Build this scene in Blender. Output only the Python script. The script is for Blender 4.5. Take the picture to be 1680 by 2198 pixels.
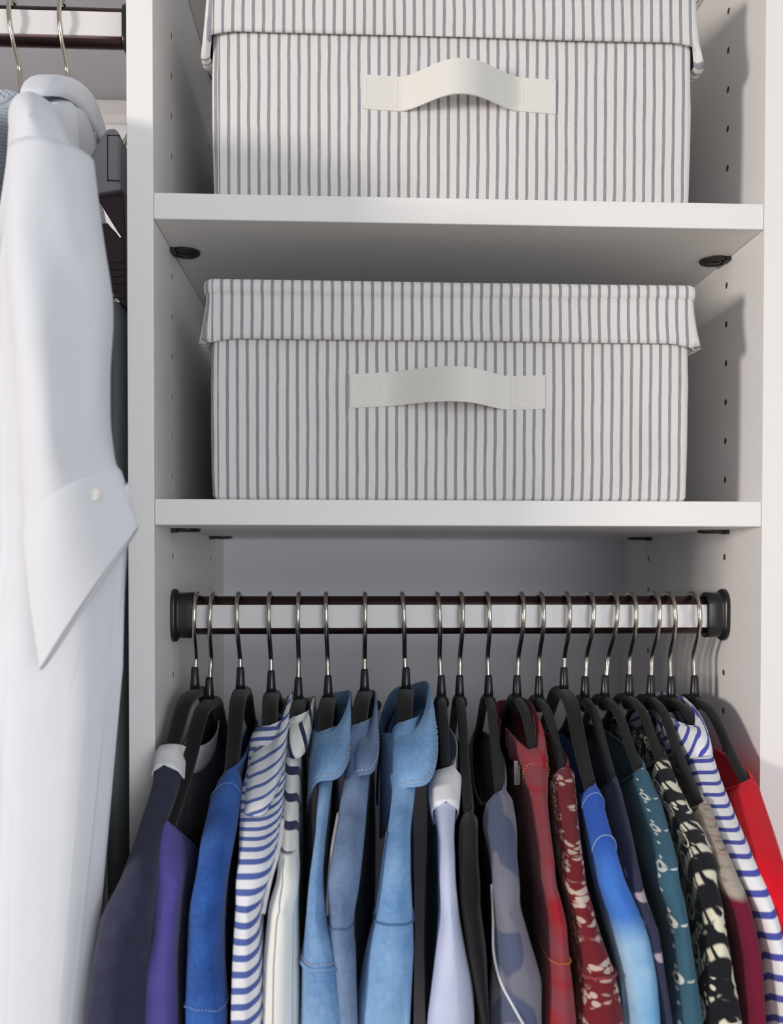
import bpy, bmesh, math, random
from mathutils import Vector, Matrix, noise

# ---------------------------------------------------------------- clear
for o in list(bpy.data.objects):
    bpy.data.objects.remove(o, do_unlink=True)
SC = bpy.context.scene
COL = SC.collection
EZ = 1.5                     # camera height: all z below are given relative to it
PI = math.pi

# ---------------------------------------------------------------- camera
cam_d = bpy.data.cameras.new('camera')
cam = bpy.data.objects.new('camera', cam_d)
COL.objects.link(cam)
YAW, PIT, ROL = 0.04306, -0.01737, 0.00126
fw = Vector((math.sin(YAW) * math.cos(PIT), math.cos(YAW) * math.cos(PIT), math.sin(PIT)))
rt = fw.cross(Vector((0, 0, 1))).normalized()
up = rt.cross(fw)
rt2 = math.cos(ROL) * rt + math.sin(ROL) * up
up2 = -math.sin(ROL) * rt + math.cos(ROL) * up
m = Matrix((rt2, up2, -fw)).transposed().to_4x4()
m.translation = Vector((0.1454, -0.67076, EZ))
cam.matrix_world = m
cam_d.sensor_fit = 'HORIZONTAL'
cam_d.sensor_width = 36.0
cam_d.lens = 1947.37 / 1680 * 36.0
cam_d.shift_x = -2.09 / 1680
cam_d.shift_y = 148.47 / 1680
cam_d.clip_start = 0.01
cam_d.dof.use_dof = True
cam_d.dof.focus_distance = 0.71
cam_d.dof.aperture_fstop = 8.5
SC.camera = cam

# ---------------------------------------------------------------- light
world = bpy.data.worlds.new('room_light')
SC.world = world
world.use_nodes = True
bg = world.node_tree.nodes['Background']
bg.inputs[0].default_value = (0.93, 0.965, 1.0, 1)
bg.inputs[1].default_value = 0.44
key_d = bpy.data.lights.new('window_light', 'AREA')
key_d.shape = 'RECTANGLE'
key_d.size = 0.30
key_d.size_y = 0.30
key_d.energy = 30
key_d.color = (1.0, 0.90, 0.83)
key = bpy.data.objects.new('window_light', key_d)
COL.objects.link(key)
key.location = (-1.62, -1.22, EZ + 0.08)
key.rotation_euler = (Vector((0.35, 0.05, EZ)) - key.location).to_track_quat('-Z', 'Y').to_euler()
win_d = bpy.data.lights.new('far_window_light', 'AREA')      # the room's big window, across from the closet
win_d.shape = 'RECTANGLE'
win_d.size = 1.1
win_d.size_y = 1.1
win_d.energy = 26
win_d.color = (0.95, 0.97, 1.0)
win = bpy.data.objects.new('far_window_light', win_d)
COL.objects.link(win)
win.location = (1.05, -2.50, EZ + 0.10)
win.rotation_euler = (Vector((0.2, 0.2, EZ)) - win.location).to_track_quat('-Z', 'Y').to_euler()
SC.view_settings.view_transform = 'Standard'
SC.view_settings.look = 'None'
SC.view_settings.gamma = 1.0
SC.view_settings.use_curve_mapping = False
SC.view_settings.exposure = -0.10

# ---------------------------------------------------------------- material helpers
def lin(c):
    f = lambda v: v / 12.92 if v <= 0.04045 else ((v + 0.055) / 1.055) ** 2.4
    return tuple(f(x / 255.0) for x in c[:3]) + (1.0,)

class NT:
    def __init__(self, name, rough=0.8, metal=0.0, sheen=0.0, spec=0.5):
        self.m = bpy.data.materials.new(name)
        self.m.use_nodes = True
        self.t = self.m.node_tree
        self.b = self.t.nodes['Principled BSDF']
        self.b.inputs['Roughness'].default_value = rough
        self.b.inputs['Metallic'].default_value = metal
        self.b.inputs['Specular IOR Level'].default_value = spec
        if sheen:
            self.b.inputs['Sheen Weight'].default_value = sheen
            self.b.inputs['Sheen Roughness'].default_value = 0.5
    def n(self, typ, **kw):
        nd = self.t.nodes.new(typ)
        for k, v in kw.items():
            setattr(nd, k, v)
        return nd
    def put(self, sock, v):
        if hasattr(v, 'is_linked') or isinstance(v, bpy.types.NodeSocket):
            self.t.links.new(v, sock)
        else:
            sock.default_value = v
    def math(self, op, a, b=0.0, c=0.0):
        nd = self.n('ShaderNodeMath', operation=op)
        self.put(nd.inputs[0], a); self.put(nd.inputs[1], b); self.put(nd.inputs[2], c)
        return nd.outputs[0]
    def step(self, v, lo, hi):                         # smooth 0..1
        nd = self.n('ShaderNodeMapRange', interpolation_type='SMOOTHSTEP')
        self.put(nd.inputs[0], v); nd.inputs[1].default_value = lo; nd.inputs[2].default_value = hi
        return nd.outputs[0]
    def mix(self, f, a, b):
        nd = self.n('ShaderNodeMix', data_type='RGBA')
        self.put(nd.inputs[0], f); self.put(nd.inputs[6], a); self.put(nd.inputs[7], b)
        return nd.outputs[2]
    def uv(self):
        if not hasattr(self, '_uv'):
            c = self.n('ShaderNodeTexCoord')
            s = self.n('ShaderNodeSeparateXYZ')
            self.t.links.new(c.outputs['UV'], s.inputs[0])
            self._uv = (s.outputs[0], s.outputs[1], c.outputs['UV'], c.outputs['Object'])
        return self._uv
    def noise(self, vec, scale, detail=2.0, rough=0.5):
        nd = self.n('ShaderNodeTexNoise')
        self.t.links.new(vec, nd.inputs['Vector'])
        nd.inputs['Scale'].default_value = scale
        nd.inputs['Detail'].default_value = detail
        nd.inputs['Roughness'].default_value = rough
        return nd.outputs[0]
    def vor(self, vec, scale, feature='F1', rnd=1.0, dim='2D'):
        nd = self.n('ShaderNodeTexVoronoi', feature=feature, voronoi_dimensions=dim)
        self.t.links.new(vec, nd.inputs['Vector'])
        nd.inputs['Scale'].default_value = scale
        nd.inputs['Randomness'].default_value = rnd
        return nd.outputs['Distance']
    def vec(self, x, y, z=0.0):
        nd = self.n('ShaderNodeCombineXYZ')
        self.put(nd.inputs[0], x); self.put(nd.inputs[1], y); self.put(nd.inputs[2], z)
        return nd.outputs[0]
    def bump(self, h, strength=0.3, dist=0.001):
        nd = self.n('ShaderNodeBump')
        nd.inputs['Strength'].default_value = strength
        nd.inputs['Distance'].default_value = dist
        self.t.links.new(h, nd.inputs['Height'])
        self.t.links.new(nd.outputs[0], self.b.inputs['Normal'])
    def col(self, v):
        self.put(self.b.inputs['Base Color'], v)
        return self
    def done(self):
        return self.m

def simple(name, rgb, rough=0.5, metal=0.0, sheen=0.0, spec=0.5, bump=None):
    k = NT(name, rough, metal, sheen, spec)
    k.col(lin(rgb))
    if bump:
        k.bump(k.noise(k.uv()[3], bump[0], 3.0), bump[1], bump[2])
    return k.done()

def melamine():
    k = NT('white_melamine', 0.42, spec=0.35)
    ob = k.uv()[3]
    mp = k.n('ShaderNodeMapping'); mp.inputs['Scale'].default_value = (25, 600, 600)
    k.t.links.new(ob, mp.inputs[0])
    n = k.noise(mp.outputs[0], 1.0, 2)
    k.col(k.mix(n, lin((237, 235, 233)), lin((243, 241, 239))))
    k.bump(n, 0.10, 0.0004)
    return k.done()

def tick_fabric():
    k = NT('ticking_stripe_fabric', 0.92, sheen=0.15, spec=0.2)
    u, v, uv, ob = k.uv()
    wob = k.math('MULTIPLY', k.math('SUBTRACT', k.noise(uv, 35, 2), 0.5), 0.0012)
    x = k.math('ADD', u, wob)
    t = k.math('FRACT', k.math('DIVIDE', x, 0.00735))
    tri = k.math('MULTIPLY', k.math('ABSOLUTE', k.math('SUBTRACT', t, 0.5)), 2.0)
    st = k.step(tri, 0.63, 0.74)
    yarn = k.noise(k.vec(k.math('MULTIPLY', u, 900), k.math('MULTIPLY', v, 1100)), 1.0, 1)
    fleck = k.noise(k.vec(k.math('MULTIPLY', u, 350), k.math('MULTIPLY', v, 90)), 1.0, 2)
    a = k.math('MULTIPLY', st, k.math('ADD', 0.45, k.math('ADD', k.math('MULTIPLY', yarn, 0.45), k.math('MULTIPLY', fleck, 0.25))))
    base = k.mix(k.noise(uv, 30, 2), lin((220, 217, 214)), lin((230, 227, 224)))
    k.col(k.mix(a, base, lin((124, 122, 135))))
    k.bump(yarn, 0.25, 0.0004)
    return k.done()

def webbing():
    k = NT('cream_webbing', 0.85, sheen=0.2, spec=0.25)
    u, v, uv, ob = k.uv()
    w = k.math('MULTIPLY', k.math('SINE', k.math('MULTIPLY', u, 4200)), k.math('SINE', k.math('MULTIPLY', v, 5200)))
    k.col(k.mix(k.math('MULTIPLY_ADD', w, 0.25, 0.5), lin((230, 226, 219)), lin((244, 241, 235))))
    k.bump(w, 0.5, 0.0004)
    return k.done()

def cloth(name, fn, rough=0.92, sheen=0.12, weave=0.25, wscale=1400, crease=0.4):
    k = NT(name, rough, sheen=sheen, spec=0.2)
    u, v, uv, ob = k.uv()
    k.col(fn(k, u, v, uv, ob))
    w = k.noise(ob, wscale, 1)
    k.bump(w, weave, 0.0005)
    first = k.b.inputs['Normal'].links[0].from_node
    mp = k.n('ShaderNodeMapping'); mp.inputs['Scale'].default_value = (70, 28, 16)
    k.t.links.new(ob, mp.inputs[0])
    cr = k.n('ShaderNodeBump')                       # soft creases
    cr.inputs['Strength'].default_value = crease
    cr.inputs['Distance'].default_value = 0.004
    k.t.links.new(k.noise(mp.outputs[0], 1.0, 3, 0.55), cr.inputs['Height'])
    k.t.links.new(cr.outputs[0], first.inputs['Normal'])
    return k.done()

def plain(a, b, sc=60):
    return lambda k, u, v, uv, ob: k.mix(k.noise(ob, sc, 3), lin(a), lin(b))

def stripes(pitch, frac, white, ink, slant=0.0, soft=0.06, uk=0.0):
    def fn(k, u, v, uv, ob):
        x = k.math('ADD', v, k.math('ADD', k.math('MULTIPLY', u, slant), k.math('MULTIPLY', k.math('ABSOLUTE', u), uk)))
        t = k.math('FRACT', k.math('DIVIDE', x, pitch))
        tri = k.math('MULTIPLY', k.math('ABSOLUTE', k.math('SUBTRACT', t, 0.5)), 2.0)
        return k.mix(k.step(tri, 1 - frac - soft, 1 - frac + soft), lin(white), lin(ink))
    return fn

def denim(a, b):
    def fn(k, u, v, uv, ob):
        n1 = k.noise(k.vec(k.math('MULTIPLY', u, 900), k.math('MULTIPLY', v, 160)), 1.0, 2)
        n2 = k.noise(k.vec(k.math('MULTIPLY', u, 160), k.math('MULTIPLY', v, 900)), 1.0, 2)
        n3 = k.noise(ob, 28, 3)
        f = k.math('ADD', k.math('MULTIPLY', n3, 0.6), k.math('MULTIPLY', k.math('ADD', n1, n2), 0.25))
        return k.mix(k.step(f, 0.3, 0.75), lin(a), lin(b))
    return fn

def floral(ground, ink, ink2, scale=55, r=0.42):
    def fn(k, u, v, uv, ob):
        d = k.noise(uv, 90, 2)
        big = k.vor(uv, scale, rnd=0.75)
        small = k.vor(uv, scale * 3.6, rnd=0.8)
        fl = k.math('MULTIPLY', k.step(big, r, r - 0.08), k.step(small, 0.46, 0.36))
        core = k.step(big, 0.10, 0.06)
        f = k.math('MULTIPLY', k.math('MAXIMUM', fl, core), k.step(d, 0.36, 0.46))
        c = k.mix(k.noise(uv, 60, 2), lin(ink), lin(ink2))
        return k.mix(f, lin(ground), c)
    return fn

# ---------------------------------------------------------------- mesh helpers
def link(o):
    COL.objects.link(o)
    return o

def mobj(name, verts, faces, mat, parent=None, base=None, smooth=True, uvs=None, mats=None, fmat=None, weld=None):
    """verts in scene space (z relative to eye height); base: own origin for a top-level mesh"""
    if parent is not None:
        base = tuple(parent['_b'])
    elif base is None:
        base = (0, 0, 0)
    me = bpy.data.meshes.new(name)
    me.from_pydata([(x - base[0], y - base[1], z - base[2]) for x, y, z in verts], [], faces)
    for mm in (mats or [mat]):
        me.materials.append(mm)
    if fmat:
        for p, i in zip(me.polygons, fmat):
            p.material_index = i
    if uvs:
        ul = me.uv_layers.new(name='UVMap')
        for lp in me.loops:
            ul.data[lp.index].uv = uvs[lp.vertex_index]
    if weld:
        bm = bmesh.new(); bm.from_mesh(me)
        bmesh.ops.remove_doubles(bm, verts=bm.verts, dist=weld)
        bm.to_mesh(me); bm.free()
    if smooth:
        for p in me.polygons:
            p.use_smooth = True
    me.update()
    o = link(bpy.data.objects.new(name, me))
    o['_b'] = base
    if parent is not None:
        o.parent = parent
    else:
        o.location = (base[0], base[1], base[2] + EZ)
    return o

def thing(name, label, cat, base, group=None):
    o = link(bpy.data.objects.new(name, None))
    o.empty_display_size = 0.02
    o.location = (base[0], base[1], base[2] + EZ)
    o['_b'] = base
    return tag(o, label, cat, group)

def tag(o, label, cat, group=None):
    o['label'] = label
    o['category'] = cat
    if group:
        o['group'] = group
    return o

def box_vf(x0, x1, y0, y1, z0, z1):
    v = [(x, y, z) for z in (z0, z1) for y in (y0, y1) for x in (x0, x1)]
    f = [(0, 2, 3, 1), (4, 5, 7, 6), (0, 1, 5, 4), (2, 6, 7, 3), (0, 4, 6, 2), (1, 3, 7, 5)]
    return v, f

def bevel(o, w, seg=2):
    b = o.modifiers.new('bevel', 'BEVEL'); b.width = w; b.segments = seg; b.limit_method = 'ANGLE'
    return o

def bx(name, x0, x1, y0, y1, z0, z1, mat, parent=None, base=None, bev=0.0):
    v, f = box_vf(x0, x1, y0, y1, z0, z1)
    o = mobj(name, v, f, mat, parent, base, smooth=False)
    if bev:
        bevel(o, bev)
    return o

def smooth_path(pts, n=6):
    """Catmull-Rom through the points"""
    P = [Vector(p) for p in pts]
    P = [P[0] * 2 - P[1]] + P + [P[-1] * 2 - P[-2]]
    out = []
    for i in range(1, len(P) - 2):
        a, b, c, d = P[i - 1:i + 3]
        for j in range(n):
            t = j / n
            out.append(0.5 * ((2 * b) + (c - a) * t + (2 * a - 5 * b + 4 * c - d) * t * t + (-a + 3 * b - 3 * c + d) * t ** 3))
    out.append(P[-2])
    return out

def tube_vf(path, rad, seg=10, side=None, ry=None, caps=True):
    """sweep an ellipse; rad along 'side', ry across; both may be callables of t"""
    P = [Vector(p) for p in path]
    n = len(P)
    vs, fs = [], []
    prev = None
    for i, p in enumerate(P):
        tg = (P[min(i + 1, n - 1)] - P[max(i - 1, 0)]).normalized()
        if side is not None:
            a = Vector(side)
        elif prev is None:
            a = Vector((1, 0, 0)) if abs(tg.x) < 0.8 else Vector((0, 1, 0))
        else:
            a = prev
        a = (a - tg * a.dot(tg)).normalized()
        prev = a
        b = tg.cross(a)
        t = i / (n - 1)
        r1 = rad(t) if callable(rad) else rad
        r2 = (ry(t) if callable(ry) else ry) if ry is not None else r1
        for k in range(seg):
            w = 2 * PI * k / seg
            q = p + a * (r1 * math.cos(w)) + b * (r2 * math.sin(w))
            vs.append(tuple(q))
    for i in range(n - 1):
        for k in range(seg):
            k2 = (k + 1) % seg
            fs.append((i * seg + k, i * seg + k2, (i + 1) * seg + k2, (i + 1) * seg + k))
    if caps:
        fs.append(tuple(range(seg - 1, -1, -1)))
        fs.append(tuple((n - 1) * seg + k for k in range(seg)))
    return vs, fs

def join_vf(parts):
    V, F = [], []
    for v, f in parts:
        o = len(V)
        V += v
        F += [tuple(i + o for i in q) for q in f]
    return V, F

def stadium(hy, hz, n=10):
    """closed profile in YZ: half depth hy, half height hz (round top and bottom)"""
    c = hz - hy
    pts = []
    for k in range(n + 1):
        a = PI * k / n
        pts.append((hy * math.cos(a), c + hy * math.sin(a)))
    for k in range(n + 1):
        a = PI + PI * k / n
        pts.append((hy * math.cos(a), -c + hy * math.sin(a)))
    return pts

def loft_x(profs, y0, z0):
    """profs: list of (x, profile) -> closed solid along X"""
    V, F = [], []
    n = len(profs[0][1])
    for x, pr in profs:
        V += [(x, y0 + a, z0 + b) for a, b in pr]
    for i in range(len(profs) - 1):
        for k in range(n):
            k2 = (k + 1) % n
            F.append((i * n + k, i * n + k2, (i + 1) * n + k2, (i + 1) * n + k))
    F.append(tuple(range(n - 1, -1, -1)))
    F.append(tuple((len(profs) - 1) * n + k for k in range(n)))
    return V, F

def prism_y(poly, y0, y1):
    n = len(poly)
    V = [(x, y0, z) for x, z in poly] + [(x, y1, z) for x, z in poly]
    F = [tuple(range(n)), tuple(range(2 * n - 1, n - 1, -1))]
    for k in range(n):
        k2 = (k + 1) % n
        F.append((k, k + n, k2 + n, k2))
    return V, F

def interp(x, xs, ys):
    if x <= xs[0]:
        return ys[0]
    for i in range(1, len(xs)):
        if x <= xs[i]:
            t = (x - xs[i - 1]) / (xs[i] - xs[i - 1])
            return ys[i - 1] * (1 - t) + ys[i] * t
    return ys[-1]

# ---------------------------------------------------------------- materials
M_PANEL = melamine()
M_GREYP = simple('grey_melamine', (172, 173, 177), 0.5)
M_HOLE = simple('particle_board', (128, 100, 84), 0.9)
M_WALL = simple('wall_paint', (240, 240, 246), 0.9, bump=(260, 0.06, 0.0006))
M_FLOOR = simple('floor_wood', (176, 160, 142), 0.5)
M_TICK = tick_fabric()
M_WEB = webbing()
M_THREAD = simple('cream_thread', (240, 237, 230), 0.8)
M_BRONZE = simple('dark_bronze', (62, 44, 44), 0.28, metal=0.75)
M_FACE = simple('white_rod_face', (222, 220, 220), 0.35)
M_PLAST = simple('black_plastic', (30, 30, 32), 0.30)
M_LOCK = simple('black_lock_plastic', (34, 30, 29), 0.42)
M_CHROME = simple('polished_steel', (200, 192, 180), 0.16, metal=1.0)
M_VELVET = simple('black_velvet', (28, 26, 26), 0.95, sheen=0.15, spec=0.1, bump=(900, 0.3, 0.0005))
M_VELVET2 = simple('black_velvet_smooth', (24, 25, 25), 0.7, sheen=0.12, spec=0.3)

W, T, D = 0.4525, 0.019, 0.3556
Z1, Z2 = 0.27094, 0.04845          # tops of the two shelves in view
YR, ZR = 0.068, -0.0405            # rod axis
HOLE_Z0 = 0.00745                  # one of the peg holes; the rest every 32 mm

# ---------------------------------------------------------------- room
def structure(o):
    o['kind'] = 'structure'
    return o
structure(bx('wall_back', -1.6, 1.6, D, D + 0.1, -EZ, 1.0, M_WALL, base=(0, D, -EZ)))
structure(bx('floor', -3.0, 3.0, -3.0, D + 0.1, -EZ - 0.05, -EZ, M_FLOOR, base=(0, 0, -EZ)))

# ---------------------------------------------------------------- closet unit
unit = thing('closet_unit', 'white melamine closet tower with two shelves and drilled side panels', 'closet unit', (W / 2, D / 2, -EZ))

def side_panel(x0, x1, holes_on, mats=(M_PANEL, M_HOLE)):
    v, f = box_vf(x0, x1, 0.0, D, -EZ, 0.90)
    o = mobj('side_panel', v, f, M_PANEL, unit, smooth=False, mats=list(mats))
    parts = []
    for y in (0.0695, 0.263):
        for k in range(-12, 20):
            z = HOLE_Z0 + 0.032 * k - 0.0002
            if abs(z - (Z1 - T / 2)) < 0.014 or abs(z - (Z2 - T / 2)) < 0.014 or (y < 0.1 and abs(z - ZR) < 0.023):
                continue
            xa = holes_on
            s = 0.011 if xa == x1 else -0.011
            p = [(xa - s, y, z), (xa + abs(s) * (1 if s > 0 else -1), y, z)]
            parts.append(tube_vf(p, 0.0025, 12))
    cv, cf = join_vf(parts)
    c = mobj('cutter', cv, cf, M_HOLE, unit, smooth=False)
    bpy.context.view_layer.update()
    md = o.modifiers.new('holes', 'BOOLEAN'); md.operation = 'DIFFERENCE'; md.object = c; md.solver = 'EXACT'
    try:
        md.material_mode = 'TRANSFER'
    except Exception:
        pass
    dg = bpy.context.evaluated_depsgraph_get(); dg.update()
    me = bpy.data.meshes.new_from_object(o.evaluated_get(dg))
    o.modifiers.clear(); o.data = me
    cm = c.data
    bpy.data.objects.remove(c, do_unlink=True); bpy.data.meshes.remove(cm)
    bevel(o, 0.0007, 2)
    return o
side_panel(-T, 0.0, 0.0)
side_panel(W, W + T, W)

def shelf_lock(sh, x, y, z, sx):
    """round black cam lock under a shelf with its tab at the side panel"""
    parts = []
    n = 28
    prof = [(0.0, -0.0012), (0.0035, -0.0012), (0.0040, -0.0022), (0.0060, -0.0022), (0.0064, -0.0014), (0.0082, -0.0014), (0.0088, -0.0026), (0.0108, -0.0024), (0.0118, -0.0012), (0.0118, 0.0)]
    V, F = [], []
    for r, dz in prof:
        for k in range(n):
            a = 2 * PI * k / n
            V.append((x + r * math.cos(a), y + r * math.sin(a), z + dz))
    for i in range(len(prof) - 1):
        for k in range(n):
            k2 = (k + 1) % n
            F.append((i * n + k, (i + 1) * n + k, (i + 1) * n + k2, i * n + k2))
    parts.append((V, F))
    xe = 0.0 if sx < 0 else W
    xa, xb = sorted((x + sx * 0.006, xe - sx * 0.0003))
    parts.append(box_vf(xa, xb, y - 0.0105, y - 0.002, z - 0.0034, z))
    parts.append(box_vf(x - 0.005, x + 0.005, y - 0.0011, y + 0.0011, z - 0.0026, z - 0.001))
    V, F = join_vf(parts)
    mobj('shelf_lock', V, F, M_LOCK, sh, smooth=False)

def shelf(z):
    s = bx('shelf', 0.0002, W - 0.0002, 0.0005, D - 0.001, z - T, z, M_PANEL, unit, bev=0.0008)
    for x, sx in ((0.0103, -1), (W - 0.0103, 1)):
        for y in (0.0695, 0.263):
            shelf_lock(s, x, y, z - T, sx)
shelf(Z1)
shelf(Z2)
shelf(Z1 + 0.245)
shelf(-1.35)

# the neighbouring bay: shelf, cleat and far panel
bx('bay_shelf', -1.02, -T, 0.10, D - 0.001, 0.506, 0.525, M_GREYP, unit, bev=0.0008)
bx('cleat', -1.02, -T, D - 0.019, D - 0.001, 0.4885, 0.506, M_PANEL, unit, bev=0.0008)
bx('end_panel', -1.04, -1.02, 0.0, D, -EZ, 0.90, M_PANEL, unit, bev=0.0008)

# ---------------------------------------------------------------- rods
def rod(label, x0, x1, zc, both=True):
    t = thing('closet_rod', label, 'closet rod', ((x0 + x1) / 2, YR, zc - 0.0155))
    st = stadium(0.0075, 0.0155)
    v, f = loft_x([(x0 + 0.0045, st), (x1 - 0.0045, st)], YR, zc)
    bevel(mobj('rod_tube', v, f, M_BRONZE, t), 0.0001, 1)
    bx('rod_face', x0 + 0.010, x1 - 0.010, YR - 0.0084, YR - 0.0068, zc - 0.0100, zc + 0.0088, M_FACE, t, bev=0.0004)
    for x, s in ((x0, 1), (x1, -1)):
        fl = stadium(0.0125, 0.0215)
        sm = stadium(0.0112, 0.0203)
        nk = stadium(0.0100, 0.0184)
        cp = stadium(0.0104, 0.0188)
        v, f = loft_x([(x + s * 0.0002, fl), (x + s * 0.0030, fl), (x + s * 0.0042, sm), (x + s * 0.0050, nk), (x + s * 0.0075, nk),
                       (x + s * 0.0165, cp), (x + s * 0.0178, nk), (x + s * 0.0178, stadium(0.0078, 0.0158))], YR, zc)
        o = mobj('end_bracket', v, f, M_PLAST, t, smooth=True)
        bevel(o, 0.0004, 2)
    return t
rod('dark bronze oval rod with white front strip holding the row of black hangers', 0.0, W, ZR)
LZ = 0.4265
rod('dark bronze oval rod above the white shirt in the neighbouring bay', -1.02, -T, LZ)

# ---------------------------------------------------------------- storage boxes
def rrect(x0, x1, y0, y1, r, nx=60, ny=26, nc=5):
    """closed loop of (x, y, perimeter u, outward normal), starting front left, running along the front to the right"""
    P = []
    def seg(ax, ay, bx_, by, n, nrm):
        for k in range(n):
            t = k / n
            P.append((ax + (bx_ - ax) * t, ay + (by - ay) * t, nrm))
    def arc(cx, cy, a0):
        for k in range(nc):
            a = a0 + PI / 2 * k / nc
            P.append((cx + r * math.cos(a), cy + r * math.sin(a), (math.cos(a), math.sin(a))))
    seg(x0 + r, y0, x1 - r, y0, nx, (0, -1)); arc(x1 - r, y0 + r, -PI / 2)
    seg(x1, y0 + r, x1, y1 - r, ny, (1, 0)); arc(x1 - r, y1 - r, 0)
    seg(x1 - r, y1, x0 + r, y1, nx, (0, 1)); arc(x0 + r, y1 - r, PI / 2)
    seg(x0, y1 - r, x0, y0 + r, ny, (-1, 0)); arc(x0 + r, y0 + r, PI)
    out, u = [], 0.0
    for i, p in enumerate(P):
        if i:
            u += math.hypot(p[0] - P[i - 1][0], p[1] - P[i - 1][1])
        out.append((p[0], p[1], u, p[2]))
    return out

def skirt(loop, rows, mat, name, parent, cap_top=None, cap_bot=False):
    """rows: list of fn(x,y,u,n)->(dz_position z, outward offset)"""
    n = len(loop)
    V, U, F = [], [], []
    total = loop[-1][2] + math.hypot(loop[0][0] - loop[-1][0], loop[0][1] - loop[-1][1])
    for fn in rows:
        for i in range(n + 1):
            x, y, u, nr = loop[i % n]
            if i == n:
                u = total
            z, o = fn(x, y, u, nr)
            V.append((x + nr[0] * o, y + nr[1] * o, z)); U.append((u, z))
    m_ = n + 1
    for j in range(len(rows) - 1):
        for i in range(n):
            F.append((j * m_ + i, j * m_ + i + 1, (j + 1) * m_ + i + 1, (j + 1) * m_ + i))
    if cap_top is not None or cap_bot:
        for last, zc in (((len(rows) - 1), cap_top), (0, None if not cap_bot else 0)):
            if zc is None:
                continue
            o = len(V)
            for i in range(n):
                V.append(V[last * m_ + i]); U.append((V[-1][0], V[-1][1]))
            F.append(tuple(o + i for i in (range(n) if last else range(n - 1, -1, -1))))
    return mobj(name, V, F, mat, parent, uvs=U)

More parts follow.
